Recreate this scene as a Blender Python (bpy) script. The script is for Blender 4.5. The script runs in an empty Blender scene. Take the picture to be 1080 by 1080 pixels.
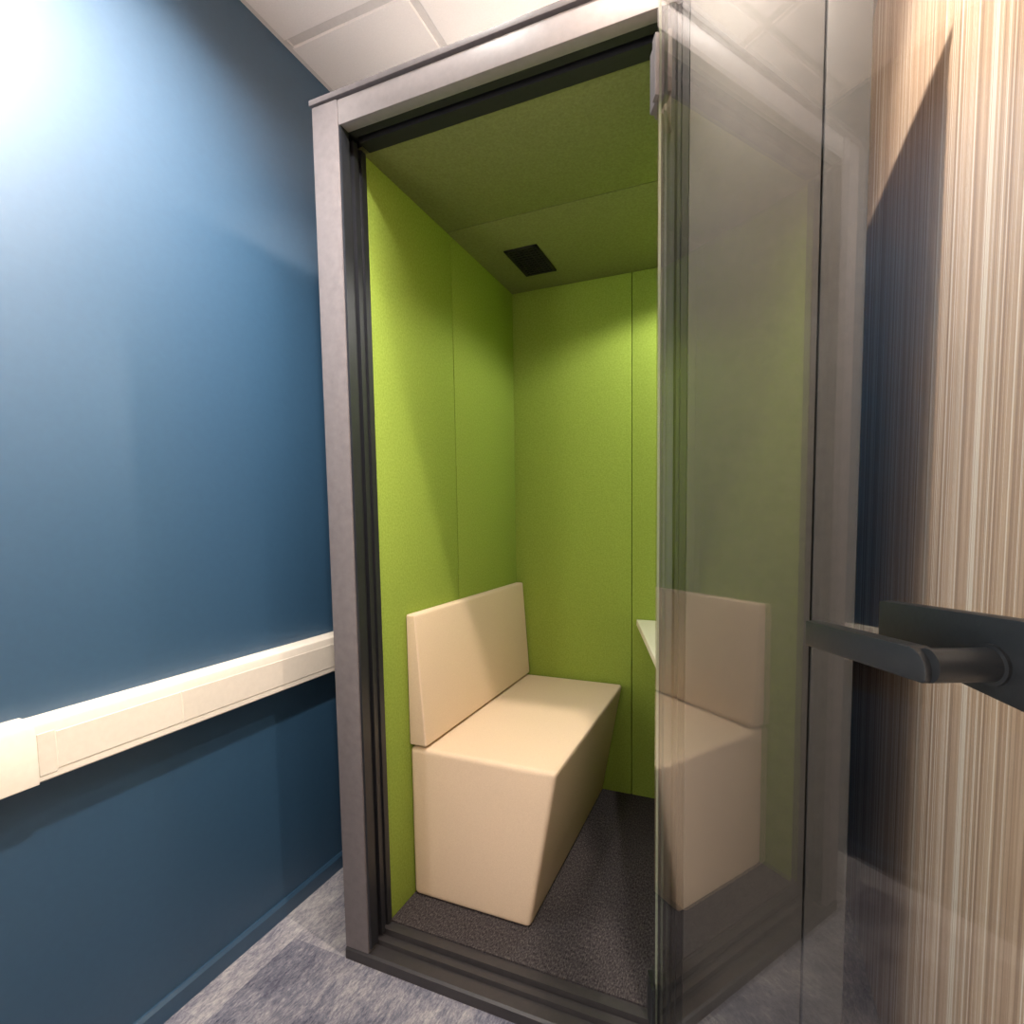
import bpy, bmesh, math, random
from mathutils import Vector, Matrix
random.seed(4)
C = bpy.context.scene.collection
R = math.radians

# ------------------------------------------------------------------ materials
def new_mat(name):
    m = bpy.data.materials.new(name); m.use_nodes = True
    nt = m.node_tree; nt.nodes.clear()
    out = nt.nodes.new('ShaderNodeOutputMaterial')
    b = nt.nodes.new('ShaderNodeBsdfPrincipled')
    nt.links.new(b.outputs[0], out.inputs[0])
    return m, nt, b
def srgb(r, g, b):
    f = lambda c: (c/255/12.92) if c/255 <= .04045 else ((c/255+.055)/1.055)**2.4
    return (f(r), f(g), f(b), 1)
def ramp(nt, src, stops, interp='LINEAR'):
    r = nt.nodes.new('ShaderNodeValToRGB'); r.color_ramp.interpolation = interp
    e = r.color_ramp.elements
    while len(e) < len(stops): e.new(.5)
    for k, (p, c) in enumerate(stops):
        e[k].position = p; e[k].color = c
    nt.links.new(src, r.inputs[0]); return r
def coords(nt, scale=(1, 1, 1), rot=(0, 0, 0), loc=(0, 0, 0)):
    t = nt.nodes.new('ShaderNodeTexCoord'); mp = nt.nodes.new('ShaderNodeMapping')
    mp.inputs['Scale'].default_value = scale; mp.inputs['Rotation'].default_value = rot
    mp.inputs['Location'].default_value = loc
    nt.links.new(t.outputs['Object'], mp.inputs[0]); return mp.outputs[0]
def noise(nt, vec, scale, detail=4, rough=.5):
    n = nt.nodes.new('ShaderNodeTexNoise'); n.inputs['Scale'].default_value = scale
    n.inputs['Detail'].default_value = detail; n.inputs['Roughness'].default_value = rough
    nt.links.new(vec, n.inputs['Vector']); return n
def bump(nt, b, h, strength, dist=.002):
    n = nt.nodes.new('ShaderNodeBump'); n.inputs['Strength'].default_value = strength
    n.inputs['Distance'].default_value = dist
    nt.links.new(h, n.inputs['Height']); nt.links.new(n.outputs[0], b.inputs['Normal'])
def mix(nt, fac, a, b, mode='MIX'):
    n = nt.nodes.new('ShaderNodeMix'); n.data_type = 'RGBA'; n.blend_type = mode
    for s, v in ((0, fac), (6, a), (7, b)):
        if hasattr(v, 'is_linked'): nt.links.new(v, n.inputs[s])
        else: n.inputs[s].default_value = v
    return n.outputs[2]
def mottled(name, c1, c2, scale, rough, bstr=.0, spec=.3, detail=5, metallic=0, bdist=.002, stretch=(1, 1, 1)):
    m, nt, b = new_mat(name)
    n = noise(nt, coords(nt, stretch), scale, detail, .6)
    r = ramp(nt, n.outputs[0], [(.3, c1), (.7, c2)])
    nt.links.new(r.outputs[0], b.inputs['Base Color'])
    b.inputs['Roughness'].default_value = rough; b.inputs['Specular IOR Level'].default_value = spec
    b.inputs['Metallic'].default_value = metallic
    if bstr: bump(nt, b, n.outputs[0], bstr, bdist)
    return m

M = {}
M['blue'] = mottled('satin_blue_paint', srgb(30, 64, 90), srgb(33, 68, 94), 60, .5, .04, .8)
b = M['blue'].node_tree.nodes['Principled BSDF']; b.inputs['Coat Weight'].default_value = .4; b.inputs['Coat Roughness'].default_value = .52; b.inputs['Coat IOR'].default_value = 1.6
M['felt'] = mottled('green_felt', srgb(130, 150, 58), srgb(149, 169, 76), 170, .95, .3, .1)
M['ceiling_felt'] = mottled('olive_ceiling_felt', srgb(116, 122, 72), srgb(132, 138, 86), 170, .95, .3, .1)  # the green felt, greyed and darkened in colour for the dim booth ceiling
M['upholstery'] = mottled('beige_upholstery', srgb(216, 192, 164), srgb(227, 204, 177), 420, .8, .25, .25)
M['grey'] = mottled('grey_laminate', srgb(104, 99, 100), srgb(116, 110, 111), 45, .55, .1, .35, 8)
M['beam'] = mottled('light_grey_laminate', srgb(132, 126, 126), srgb(142, 135, 134), 45, .5, .05, .4, 8)
M['panel'] = mottled('dark_grey_laminate', srgb(86, 85, 85), srgb(94, 92, 91), 45, .6, .05, .2, 8)
M['dark'] = mottled('dark_frame', srgb(30, 31, 36), srgb(36, 37, 41), 60, .38, 0, .5)
M['sill'] = mottled('sill_metal', srgb(50, 48, 50), srgb(58, 55, 56), 60, .4, 0, .5)
M['rubber'] = mottled('black_rubber', srgb(26, 27, 30), srgb(32, 33, 36), 80, .6, 0, .4)
M['black'] = mottled('black_grille', srgb(22, 22, 22), srgb(30, 30, 28), 80, .6, 0, .3)
M['hardware'] = mottled('black_hardware', srgb(20, 23, 26), srgb(25, 28, 31), 300, .42, .06, .4)
M['lever'] = mottled('bronze_black_hardware', srgb(25, 28, 31), srgb(30, 32, 35), 300, .4, .05, .45)
M['steel'] = mottled('grey_steel', srgb(150, 150, 148), srgb(165, 165, 162), 90, .35, 0, .5, 4, .6)
M['tile'] = mottled('ceiling_tile', srgb(240, 234, 232), srgb(246, 240, 238), 240, .95, .2, .1)
M['grid'] = mottled('ceiling_grid', srgb(214, 208, 206), srgb(222, 216, 214), 80, .5, 0, .3)
M['plaster'] = mottled('white_plaster', srgb(214, 210, 204), srgb(222, 218, 212), 90, .9, .1, .2)
M['pvc'] = mottled('cream_pvc', srgb(212, 203, 188), srgb(218, 209, 194), 70, .45, 0, .4)
M['edge'] = mottled('clear_edge_strip', srgb(176, 188, 168), srgb(186, 198, 178), 60, .3, 0, .5)
M['table'] = mottled('white_laminate', srgb(232, 226, 205), srgb(238, 232, 212), 90, .45, 0, .4)

# carpet inside the booth: dark loop pile
m, nt, b = new_mat('dark_loop_carpet'); M['mat'] = m
v = coords(nt, (1, .45, 1)); n = noise(nt, v, 260, 3, .8)
r = ramp(nt, n.outputs[0], [(.36, srgb(40, 37, 39)), (.55, srgb(78, 73, 74)), (.68, srgb(106, 99, 97))])
nt.links.new(r.outputs[0], b.inputs['Base Color']); b.inputs['Roughness'].default_value = 1
b.inputs['Specular IOR Level'].default_value = .05; bump(nt, b, n.outputs[0], .6, .004)

# room carpet: blue grey planks with streaks
m, nt, b = new_mat('grey_plank_carpet'); M['carpet'] = m
v = coords(nt, (1, 1, 1), (0, 0, R(90)))
br = nt.nodes.new('ShaderNodeTexBrick'); nt.links.new(v, br.inputs['Vector'])
br.inputs['Scale'].default_value = 1; br.inputs['Brick Width'].default_value = .5; br.inputs['Row Height'].default_value = .25
br.inputs['Mortar Size'].default_value = 0; br.inputs['Bias'].default_value = 0
br.inputs['Color1'].default_value = (.2, .2, .2, 1); br.inputs['Color2'].default_value = (.8, .8, .8, 1)
v2 = coords(nt, (3, 1, 1)); n1 = noise(nt, v2, 30, 6, .8)
n2 = noise(nt, coords(nt, (2.2, .8, 1)), 90, 4, .8)
n3 = noise(nt, coords(nt), 5, 3, .6)
mx = mix(nt, .3, n1.outputs[0], br.outputs[0]); mx = mix(nt, .34, mx, n2.outputs[0]); mx = mix(nt, .3, mx, n3.outputs[0])
r = ramp(nt, mx, [(.38, srgb(62, 66, 86)), (.48, srgb(124, 124, 136)), (.55, srgb(166, 163, 166)), (.63, srgb(200, 196, 194))])
nt.links.new(r.outputs[0], b.inputs['Base Color']); b.inputs['Roughness'].default_value = 1
b.inputs['Specular IOR Level'].default_value = .05; bump(nt, b, n2.outputs[0], .5, .004)

# wood laminate with vertical streaks
m, nt, b = new_mat('streaked_oak_laminate'); M['wood'] = m
n1 = noise(nt, coords(nt, (1, 26, .22)), 2.2, 5, .62)
n2 = noise(nt, coords(nt, (1, 150, 1.2)), 2.4, 5, .7)
n3 = noise(nt, coords(nt, (1, 52, .012), (0, 0, 0), (0, 3.7, 0)), 2.1, 1, .4)
n4 = noise(nt, coords(nt, (1, 9, 1.1)), 9, 4, .6)
base = ramp(nt, n1.outputs[0], [(.32, srgb(204, 174, 150)), (.5, srgb(225, 198, 174)), (.66, srgb(238, 214, 192))])
fine = ramp(nt, n2.outputs[0], [(.35, (.72, .69, .66, 1)), (.6, (1, 1, 1, 1))])
col = mix(nt, .6, base.outputs[0], fine.outputs[0], 'MULTIPLY')
fl = ramp(nt, n4.outputs[0], [(.4, (.86, .84, .82, 1)), (.6, (1, 1, 1, 1))])
col = mix(nt, .5, col, fl.outputs[0], 'MULTIPLY')
pale = ramp(nt, n3.outputs[0], [(.57, (0, 0, 0, 1)), (.59, (1, 1, 1, 1)), (.625, (1, 1, 1, 1)), (.645, (0, 0, 0, 1))])
col = mix(nt, pale.outputs[0], col, srgb(255, 246, 234))
dk = ramp(nt, n3.outputs[0], [(.36, (1, 1, 1, 1)), (.4, (0, 0, 0, 1))])
dkm = mix(nt, .5, (0, 0, 0, 1), dk.outputs[0])
col = mix(nt, dkm, col, srgb(150, 122, 102))
nt.links.new(col, b.inputs['Base Color']); b.inputs['Roughness'].default_value = .5
b.inputs['Specular IOR Level'].default_value = .35

# coated door glass: both faces mirror a share that grows towards grazing angles (Schlick)
m = bpy.data.materials.new('coated_door_glass'); m.use_nodes = True; M['glass'] = m
nt = m.node_tree; nt.nodes.clear()
out = nt.nodes.new('ShaderNodeOutputMaterial'); mxs = nt.nodes.new('ShaderNodeMixShader')
tr = nt.nodes.new('ShaderNodeBsdfTransparent'); tr.inputs[0].default_value = (.87, .875, .86, 1)
gl = nt.nodes.new('ShaderNodeBsdfGlossy'); gl.inputs['Roughness'].default_value = 0
gl.inputs['Color'].default_value = (.97, .97, .97, 1)
lw = nt.nodes.new('ShaderNodeLayerWeight'); lw.inputs['Blend'].default_value = .5
pw = nt.nodes.new('ShaderNodeMath'); pw.operation = 'POWER'; pw.inputs[1].default_value = 5
ml = nt.nodes.new('ShaderNodeMath'); ml.operation = 'MULTIPLY_ADD'
GLASS_R0 = .068
ml.inputs[1].default_value = 1-GLASS_R0; ml.inputs[2].default_value = GLASS_R0
nt.links.new(lw.outputs['Facing'], pw.inputs[0]); nt.links.new(pw.outputs[0], ml.inputs[0])
nt.links.new(ml.outputs[0], mxs.inputs[0]); nt.links.new(tr.outputs[0], mxs.inputs[1]); nt.links.new(gl.outputs[0], mxs.inputs[2])
nt.links.new(mxs.outputs[0], out.inputs[0])

def emit(name, col, s):
    m = bpy.data.materials.new(name); m.use_nodes = True; nt = m.node_tree; nt.nodes.clear()
    o = nt.nodes.new('ShaderNodeOutputMaterial'); e = nt.nodes.new('ShaderNodeEmission')
    e.inputs[0].default_value = (*col, 1); e.inputs[1].default_value = s
    nt.links.new(e.outputs[0], o.inputs[0]); return m
M['sky'] = emit('frosted_daylight', (1, .95, .9), 2)  # glow of the added fill window
M['lens'] = emit('lamp_lens', (1, .93, .84), 6)

# ------------------------------------------------------------------ mesh helpers
def box(bm, x0, x1, y0, y1, z0, z1, bev=0, seg=2):
    t = bmesh.new(); bmesh.ops.create_cube(t, size=1)
    bmesh.ops.scale(t, vec=(x1-x0, y1-y0, z1-z0), verts=t.verts)
    bmesh.ops.translate(t, vec=((x0+x1)/2, (y0+y1)/2, (z0+z1)/2), verts=t.verts)
    if bev: bmesh.ops.bevel(t, geom=t.edges[:], offset=bev, segments=seg, profile=.6, affect='EDGES')
    merge(bm, t)
def merge(bm, t):
    me = bpy.data.meshes.new('t'); t.to_mesh(me); t.free(); bm.from_mesh(me); bpy.data.meshes.remove(me)
def prism(bm, pts, axis, a, b, bev=0, seg=2):
    """polygon pts in the plane normal to axis, extruded from a to b"""
    t = bmesh.new()
    def P(p, h):
        return {'x': (h, p[0], p[1]), 'y': (p[0], h, p[1]), 'z': (p[0], p[1], h)}[axis]
    v0 = [t.verts.new(P(p, a)) for p in pts]; v1 = [t.verts.new(P(p, b)) for p in pts]
    t.faces.new(v0); t.faces.new(v1[::-1]); n = len(pts)
    for i in range(n): t.faces.new((v0[i], v1[i], v1[(i+1) % n], v0[(i+1) % n]))
    bmesh.ops.recalc_face_normals(t, faces=t.faces)
    if bev: bmesh.ops.bevel(t, geom=t.edges[:], offset=bev, segments=seg, profile=.6, affect='EDGES')
    merge(bm, t)
def cyl(bm, p0, p1, r0, r1=None, seg=32):
    p0, p1 = Vector(p0), Vector(p1); r1 = r0 if r1 is None else r1
    t = bmesh.new()
    bmesh.ops.create_cone(t, cap_ends=True, segments=seg, radius1=r0, radius2=r1, depth=(p1-p0).length)
    q = (p1-p0).to_track_quat('Z', 'Y').to_matrix().to_4x4()
    bmesh.ops.transform(t, matrix=Matrix.Translation((p0+p1)/2) @ q, verts=t.verts)
    merge(bm, t)
def link(name, bm, mat, parent=None, smooth=True):
    me = bpy.data.meshes.new(name)
    bmesh.ops.recalc_face_normals(bm, faces=bm.faces)
    bm.to_mesh(me); bm.free()
    me.materials.append(M[mat] if isinstance(mat, str) else mat)
    o = bpy.data.objects.new(name, me); C.objects.link(o)
    if smooth:
        for p in me.polygons: p.use_smooth = True
        me.set_sharp_from_angle(angle=R(35))
    if parent:
        o.parent = parent
        o.matrix_parent_inverse = Matrix.Translation(parent_world(parent)).inverted()
    return o
def parent_world(p):
    v = Vector(p.location) if p.type == 'EMPTY' else Vector((0, 0, 0))
    return v
def thing(name, label, cat, loc, group=None):
    o = bpy.data.objects.new(name, None); C.objects.link(o); o.location = loc; o.empty_display_size = .05
    o['label'] = label; o['category'] = cat
    if group: o['group'] = group
    return o
def struct(name, bm, mat):
    o = link(name, bm, mat, None, False); o['kind'] = 'structure'; return o
def bx(*a, **k):
    bm = bmesh.new(); box(bm, *a, **k); return bm

# ------------------------------------------------------------------ room
FZ, CZ = -.045, 2.498
WL, WR = -.35, 1.225
YF, YB = -2.9, 1.30
struct('floor', bx(WL-.1, WR+.1, YF-.1, YB+.1, FZ-.1, FZ), 'carpet')
struct('wall_left', bx(WL-.1, WL, YF-.1, YB+.1, FZ, CZ+.12), 'blue')
struct('wall_right', bx(WR, WR+.1, YF-.1, YB+.1, FZ, CZ+.12), 'wood')
struct('wall_back', bx(WL, WR, YB, YB+.1, FZ, CZ+.12), 'blue')
struct('wall_front', bx(WL, WR, YF-.1, YF, FZ, CZ+.12), 'plaster')
bm = bmesh.new()                       # baseboard, same blue as the wall, eased top edge
prism(bm, [(WL, FZ), (WL+.012, FZ), (WL+.012, FZ+.042), (WL+.006, FZ+.05), (WL, FZ+.05)], 'y', YF, YB)
struct('baseboard_left', bm, 'blue')
# suspended ceiling: slabs with bevelled edges laid in a grid
GX = [WL, .075, .675, WR]; GY = [-2.9, -2.2, -1.6, -1.0, -.4, .195, .795, YB]
bm = bmesh.new()
for i in range(len(GX)-1):
    for j in range(len(GY)-1):
        box(bm, GX[i]+.0115, GX[i+1]-.0115, GY[j]+.0115, GY[j+1]-.0115, CZ-.003, CZ+.02, .003, 1)
box(bm, WL, WR, YF, YB, CZ+.06, CZ+.1)
struct('ceiling', bm, 'tile')
bm = bmesh.new()
for x in GX[1:-1]: box(bm, x-.012, x+.012, YF, YB, CZ+.001, CZ+.03)
for y in GY[1:-1]: box(bm, WL, WR, y-.012, y+.012, CZ+.0015, CZ+.03)
struct('trim_1', bm, 'grid')
bm = bmesh.new()
box(bm, WL, WL+.02, YF, YB, CZ-.002, CZ+.03); box(bm, WR-.02, WR, YF, YB, CZ-.002, CZ+.03)
struct('trim_2', bm, 'grid')

# ------------------------------------------------------------------ cable trunking on the blue wall
T0, T1, TX = .645, .760, WL+.05
tr = thing('cable_trunking', 'long cream plastic cable trunking running along the blue wall', 'cable trunking', (WL, -.4, T0))
bm = bmesh.new()
prism(bm, [(WL+.0005, T0), (TX-.003, T0), (TX, T0+.003), (TX, T1-.010), (TX-.002, T1-.005), (TX-.010, T1), (WL+.0005, T1)], 'y', -1.25, .95)
link('trunking_body', bm, 'pvc', tr)
for a, b_ in ((-.454, -.2285), (-.2265, .30), (.302, .94), (-1.24, -.60)):
    link('cover_strip', bx(TX-.004, TX+.0012, a, b_, T0+.017, T1-.026, .0008, 1), 'pvc', tr)
bm = bmesh.new()
prism(bm, [(WL+.0005, T0-.0015), (TX+.0012, T0-.0015), (TX+.003, T0), (TX+.003, T1-.012), (TX-.006, T1+.004), (WL+.0005, T1+.004)], 'y', -.598, -.484)
link('joint_sleeve', bm, 'pvc', tr)
link('end_cover', bx(TX-.004, TX+.0010, -.482, -.456, T0+.012, T1-.022, .0008, 1), 'pvc', tr)

# ------------------------------------------------------------------ the booth
H, D, Y1 = 2.05, .964, .103            # inner height, inner depth, depth of the front frame
XL, XR = -.066, 1.096                  # outer faces
WI = 1.03                              # inner right face
OX = .756                              # right edge of the door opening
ZT = 2.108
pod = thing('office_booth', 'tall grey freestanding acoustic booth with green felt lining and open glass door', 'phone booth', (.5, .5, FZ))
def part(name, bm, mat, parent=pod): return link(name, bm, mat, parent)
part('corner_post', bx(XL, .010, 0, .03, -.012, ZT, .004), 'grey')
part('corner_post', bx(WI, XR, 0, .06, -.012, ZT, .004), 'panel')  # shade put into colour: darker than its twin post, against downlight glare
part('front_panel', bx(.812, WI-.003, .004, .06, -.012, ZT-.06, .002), 'panel')
part('header_beam', bx(.012, WI-.002, .002, .03, H, ZT-.002, .002), 'beam')
part('side_shell', bx(XL+.002, -.022, .032, 1.03, -.012, ZT-.002, .002), 'grey')
part('side_shell', bx(1.054, XR-.002, .062, 1.03, -.012, ZT-.002, .002), 'grey')
part('back_shell', bx(-.02, 1.052, .992, 1.028, -.012, ZT-.002, .002), 'grey')
part('roof_slab', bx(XL-.005, XR+.003, -.003, 1.034, ZT+.003, ZT+.016, .002), 'grey')
part('roof_cover', bx(XL+.01, XR-.01, .02, 1.02, ZT+.0165, ZT+.022, .001), 'plaster')  # unseen white board added to bounce light up to the room ceiling
part('roof_core', bx(XL+.006, XR-.006, .034, 1.024, H+.022, ZT+.003), 'rubber')
# stepped dark frame around the opening, profile in (x, y)
def jamb(bm, x, s):
    f = lambda u, y: (x+s*u, y)
    prism(bm, [f(-.02, .031), f(.0, .031), f(.0, .012), f(.010, .012), f(.010, .020), f(.004, .022), f(.004, .030), f(-.004, .031), f(-.004, .052),
               f(.009, .054), f(.009, .066), f(.0, .068), f(.0, .084), f(.006, .086), f(.006, .101), f(-.02, .101)], 'z', .001, H-.001)
bm = bmesh.new()
prism(bm, [(-.02, .032), (-.004, .032), (-.004, .052), (.010, .053), (.010, .066), (-.002, .067), (-.002, .084), (.004, .085), (.004, .102), (-.02, .102)], 'z', .001, H)
box(bm, .0105, .0165, .004, .030, .001, H)
J = part('door_jamb', bm, 'dark')
link('seal', bx(-.0035, .003, .034, .050, .002, H-.002, .002), 'rubber', J)
bm = bmesh.new()
prism(bm, [(.811, .004), (.811, .102), (OX+.004, .102), (OX+.004, .085), (OX+.012, .084), (OX+.012, .067), (OX, .066), (OX, .053),
           (OX+.014, .052), (OX+.014, .030), (OX+.002, .029), (OX+.002, .012), (OX+.018, .011), (OX+.018, .006), (OX+.03, .004), (OX+.034, .010), (OX+.040, .010), (OX+.043, .004)], 'z', .001, H)
J2 = part('door_jamb', bm, 'dark')
link('seal', bx(OX+.006, OX+.013, .034, .050, .002, H-.002, .002), 'rubber', J2)
bm = bmesh.new()                        # underside of the header, profile in (y, z)
prism(bm, [(.0305, H+.02), (.0305, H+.001), (.050, H+.001), (.050, H+.016), (.064, H+.016), (.064, H-.002), (.100, H-.002), (.100, H+.02)], 'x', .018, OX)
link('head_lining', bm, 'rubber', pod)
bm = bmesh.new()                        # sill with grooves
prism(bm, [(-.001, FZ), (-.001, -.018), (.004, -.013), (.030, -.013), (.032, -.018), (.040, -.018), (.042, -.006), (.056, -.006), (.058, -.014),
           (.070, -.014), (.072, .001), (.086, .001), (.088, -.004), (.103, -.004), (.103, FZ)], 'x', XL, XR)
part('door_sill', bm, 'sill')
bm = bmesh.new(); box(bm, XL, XR, .104, 1.03, FZ, -.013)
part('base_frame', bm, 'sill')
part('carpet_mat', bx(-.02, 1.052, .1035, .99, -.0125, 0), 'mat')
S = .0012
for a, b_ in ((Y1, .5005-S), (.5005+S, D)):
    part('felt_panel', bx(-.0215, 0, a, b_, .0005, H-.0005, .003), 'felt')
    part('felt_panel', bx(WI, 1.0535, a, b_, .0005, H-.0005, .003), 'felt')
for a, b_ in ((-.02, .4995-S), (.4995+S, WI+.02)):
    part('felt_panel', bx(a, b_, D, D+.027, .0005, H-.0005, .003), 'felt')
part('felt_panel', bx(.812, WI, .0615, .101, .0005, H-.0005, .003), 'felt')
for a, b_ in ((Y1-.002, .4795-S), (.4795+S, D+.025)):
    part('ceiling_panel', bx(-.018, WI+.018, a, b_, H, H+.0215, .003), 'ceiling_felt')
bm = bmesh.new()                        # ventilation grille
gx0, gx1, gy0, gy1 = .118, .242, .648, .840
for a in ((gx0, gx0+.012, gy0, gy1), (gx1-.012, gx1, gy0, gy1), (gx0, gx1, gy0, gy0+.012), (gx0, gx1, gy1-.012, gy1)):
    box(bm, *a, H-.006, H-.0002, .001, 1)
for k in range(11):
    y = gy0+.020+k*.0152; box(bm, gx0+.01, gx1-.01, y-.003, y+.003, H-.005, H-.001)
for k in range(5):
    x = gx0+.024+k*.019; box(bm, x-.002, x+.002, gy0+.01, gy1-.01, H-.004, H-.001)
box(bm, gx0+.01, gx1-.01, gy0+.01, gy1-.01, H-.001, H-.0003)
part('vent_grille', bm, 'black')
# lamp in the booth ceiling
LX, LY = .80, .58
bm = bmesh.new(); cyl(bm, (LX, LY, H-.004), (LX, LY, H-.0003), .042)
CL = part('ceiling_lamp', bm, 'steel')
bm = bmesh.new(); cyl(bm, (LX, LY, H-.0055), (LX, LY, H-.0042), .032); link('lamp_lens', bm, 'lens', CL)

# ---- glass door, swung open past square towards the viewer
TH = R(27)
HX, HY = .7336, -.02
u = Vector((math.sin(TH), -math.cos(TH), 0)); w = Vector((-math.cos(TH), -math.sin(TH), 0))   # along the leaf; towards the inner face
DM = Matrix(((u.x, w.x, 0, HX), (u.y, w.y, 0, HY), (0, 0, 1, 0), (0, 0, 0, 1)))
def dlink(name, bm, mat, parent):
    bmesh.ops.transform(bm, matrix=DM, verts=bm.verts); return link(name, bm, mat, parent)
G0, G1 = .080, .800
bm = bx(G0, G1, -.010, 0, .004, H-.012)
door = dlink('glass_door', bm, 'glass', pod); door['label'] = 'clear glass door standing wide open'
dlink('edge_strip', bx(G0-.0016, G0-.0001, -.007, -.003, .004, H-.012), 'edge', door)
for z in (1.865, .205):
    bm = bmesh.new()
    box(bm, G0-.004, G0+.014, .0004, .008, z-.048, z+.048, .002); box(bm, G0-.004, G0+.022, -.018, -.0104, z-.048, z+.048, .002)
    box(bm, G0-.030, G0-.0005, -.014, .004, z-.048, z+.048, .002)
    cyl(bm, (G0-.034, -.014, z-.045), (G0-.034, -.014, z+.045), .008, seg=20)
    bmesh.ops.transform(bm, matrix=DM, verts=bm.verts)
    box(bm, .766, .780, -.052, .004, z-.036, z+.036, .002)
    link('hinge', bm, 'grey' if z > 1 else 'hardware', door)
bm = bmesh.new()                        # long lock plate, a little deeper towards the free edge
prism(bm, [(.622, 1.0395), (.622, 1.0705), (.720, 1.0762), (.797, 1.0785), (.797, 1.0265), (.720, 1.0300)], 'y', .0004, .011, .0016, 2)
dlink('lock_plate', bm, 'hardware', door)
bm = bmesh.new()
prism(bm, [(.630, 1.0435), (.630, 1.0665), (.720, 1.0700), (.797, 1.0720), (.797, 1.0325), (.720, 1.0350)], 'y', -.021, -.0104, .0016, 2)
dlink('lock_plate', bm, 'hardware', door)
bm = bmesh.new()
SX, SZ = .7035, 1.0495
cyl(bm, (SX, .011, SZ), (SX, .0130, SZ), .0112); cyl(bm, (SX, .0105, SZ), (SX-.003, .046, SZ), .0092)
# blade of the lever: thin flat bar, rounded at the heel
pts = [(.5985, 1.0345), (.5985, 1.0530)]
cxh, czh, rh = .6920, 1.0455, .0125
for k in range(7):
    t = R(90-k*15); pts.append((cxh+rh*math.cos(t), czh+rh*math.sin(t)))
pts += [(.7040, 1.0420), (.7020, 1.0402)]
prism(bm, pts, 'y', .038, .050, .0016, 2)
dlink('lever_handle', bm, 'lever', door)

# ------------------------------------------------------------------ bench
bench = thing('bench', 'beige upholstered bench with raked front against the green wall inside the booth', 'bench', (.22, .58, 0))
bm = bmesh.new(); prism(bm, [(.001, .0008), (.380, .0008), (.464, .4565), (.001, .4565)], 'y', .208, .958, .016, 4)
link('seat_block', bm, 'upholstery', bench)
bm = bmesh.new(); prism(bm, [(.001, .464), (.060, .464), (.033, .852), (.001, .852)], 'y', .206, .955, .008, 3)
link('backrest', bm, 'upholstery', bench)

# ------------------------------------------------------------------ table
tb = thing('wall_table', 'small pale table top with a slanted edge fixed to the booth back wall', 'table', (.85, .65, .70))
bm = bmesh.new(); prism(bm, [(.519, .9625), (.700, .375), (.715, .350), (.735, .340), (1.028, .340), (1.028, .9625)], 'z', .698, .722, .002, 1)
link('table_top', bm, 'table', tb)
link('wall_bracket', bx(1.012, 1.0285, .45, .90, .64, .6975, .002), 'steel', tb)

# ------------------------------------------------------------------ lights
def downlight(x, y, label, energy, col, angle, blend, rad, tilt=(0, 0)):
    t = thing('recessed_downlight', label, 'ceiling light', (x, y, CZ-.004))
    bm = bmesh.new(); cyl(bm, (x, y, CZ-.006), (x, y, CZ-.0005), .055); link('bezel', bm, 'grid', t)
    bm = bmesh.new(); cyl(bm, (x, y, CZ-.008), (x, y, CZ-.0062), .042); link('lens', bm, 'lens', t)
    L = bpy.data.lights.new('downlight_beam', 'SPOT'); L.energy = energy; L.color = col
    L.spot_size = R(angle); L.spot_blend = blend; L.shadow_soft_size = rad
    o = bpy.data.objects.new('downlight_beam', L); C.objects.link(o); o.parent = t; o.location = (0, 0, -.012)
    o.rotation_euler = (R(tilt[0]), R(tilt[1]), 0)
    return t
WARM = (1, .86, .74); NEU = (1, .95, .90)
downlight(.86, -.17, 'round recessed downlight in front of the booth by the wood wall', 105, WARM, 132, .6, .012, (0, -18))
L = bpy.data.lights.new('booth_lamp', 'SPOT'); L.energy = 32; L.color = (1, .96, .92); L.spot_size = R(152); L.spot_blend = .3; L.shadow_soft_size = .03
o = bpy.data.objects.new('booth_lamp', L); C.objects.link(o); o.location = (LX, LY, H-.012)
def panel(x0, x1, y0, y1, label, energy, spread):
    t = thing('led_panel', label, 'ceiling light', ((x0+x1)/2, (y0+y1)/2, CZ-.004))
    link('panel_frame', bx(x0+.01, x1-.01, y0+.01, y1-.01, CZ-.006, CZ-.0005, .001, 1), 'grid', t)
    link('diffuser', bx(x0+.03, x1-.03, y0+.03, y1-.03, CZ-.008, CZ-.0062), 'lens', t)
    L = bpy.data.lights.new('panel_glow', 'AREA'); L.energy = energy; L.color = NEU; L.shape = 'SQUARE'; L.size = .54; L.spread = R(spread)
    o = bpy.data.objects.new('panel_glow', L); C.objects.link(o); o.parent = t; o.location = (0, 0, -.008)
downlight(.30, -.17, 'round recessed downlight in front of the booth door', 30, NEU, 160, .2, .05)
panel(.075, .675, -2.2, -1.6, 'square white ceiling light panel nearer the far end of the room', 6, 175)  # out-of-view panel added for general ambient light

downlight(.34, .56, 'round recessed downlight above the booth roof', 15, NEU, 124, .3, .03)
# wall washer on the blue wall: a tilted downlight
def aim(o, d): o.rotation_euler = Vector(d).to_track_quat('-Z', 'Y').to_euler()
t = downlight(.50, -.58, 'tilted round downlight washing the blue wall', 620, (1, .93, .87), 78, 1.0, .06)
aim([c for c in t.children if c.type == 'LIGHT'][0], (-.85, .20, -.72))
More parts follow.
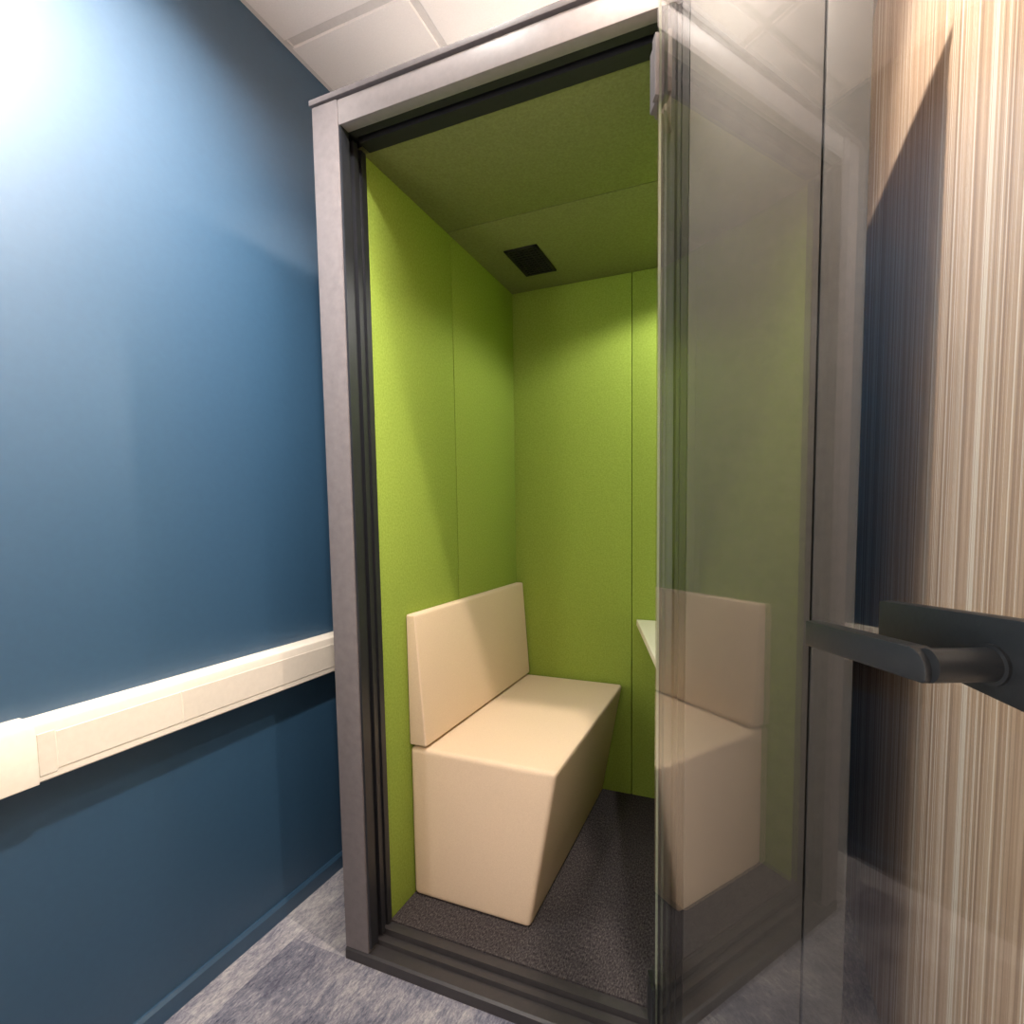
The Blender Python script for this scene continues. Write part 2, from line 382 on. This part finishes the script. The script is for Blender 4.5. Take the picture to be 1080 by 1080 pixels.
# unseen fill light added as a frosted window behind the viewer, blue side
wy0, wy1, wz0, wz1 = -2.45, -1.35, .35, 2.15
bm = bmesh.new()
for a in ((wy0-.05, wy0, wz0-.05, wz1+.05), (wy1, wy1+.05, wz0-.05, wz1+.05), (wy0, wy1, wz0-.05, wz0), (wy0, wy1, wz1, wz1+.05)):
    box(bm, WL, WL+.03, *a)
wf = struct('window_1', bm, 'pvc')
fill_pane = link('pane', bx(WL+.001, WL+.006, wy0, wy1, wz0, wz1), 'sky', wf)
L = bpy.data.lights.new('window_glow', 'AREA'); L.energy = 40; L.color = (1, .95, .90); L.shape = 'RECTANGLE'; L.size = wz1-wz0; L.size_y = wy1-wy0
o = bpy.data.objects.new('window_glow', L); C.objects.link(o); o.location = (WL+.012, (wy0+wy1)/2, (wz0+wz1)/2); o.rotation_euler = (0, R(-90), 0)
W = bpy.data.worlds.new('World'); bpy.context.scene.world = W; W.use_nodes = True
W.node_tree.nodes['Background'].inputs[0].default_value = (.5, .52, .55, 1)
W.node_tree.nodes['Background'].inputs[1].default_value = .1

# ------------------------------------------------------------------ camera
f, cx, cy = 529.75, 585.03, 581.53
cam = bpy.data.cameras.new('camera'); co = bpy.data.objects.new('camera', cam); C.objects.link(co)
cam.sensor_fit = 'HORIZONTAL'; cam.sensor_width = 36; cam.lens = f/1080*36
cam.shift_x = (540-cx)/1080; cam.shift_y = (cy-540)/1080; cam.clip_start = .01
yaw, pitch, roll = R(-20.9295), R(-3.9911), R(-.5751)
fwd = Vector((math.sin(yaw)*math.cos(pitch), math.cos(yaw)*math.cos(pitch), math.sin(pitch)))
rt = Vector((math.cos(yaw), -math.sin(yaw), 0)); up = rt.cross(fwd)
rt2 = rt*math.cos(roll)+up*math.sin(roll); up2 = -rt*math.sin(roll)+up*math.cos(roll)
co.matrix_world = Matrix(((rt2.x, up2.x, -fwd.x, .91976), (rt2.y, up2.y, -fwd.y, -.98139), (rt2.z, up2.z, -fwd.z, 1.13097), (0, 0, 0, 1)))
sc = bpy.context.scene; sc.camera = co
sc.view_settings.view_transform = 'Standard'; sc.view_settings.look = 'None'
sc.view_settings.exposure = -0.12; sc.view_settings.gamma = 1; sc.view_settings.use_curve_mapping = False
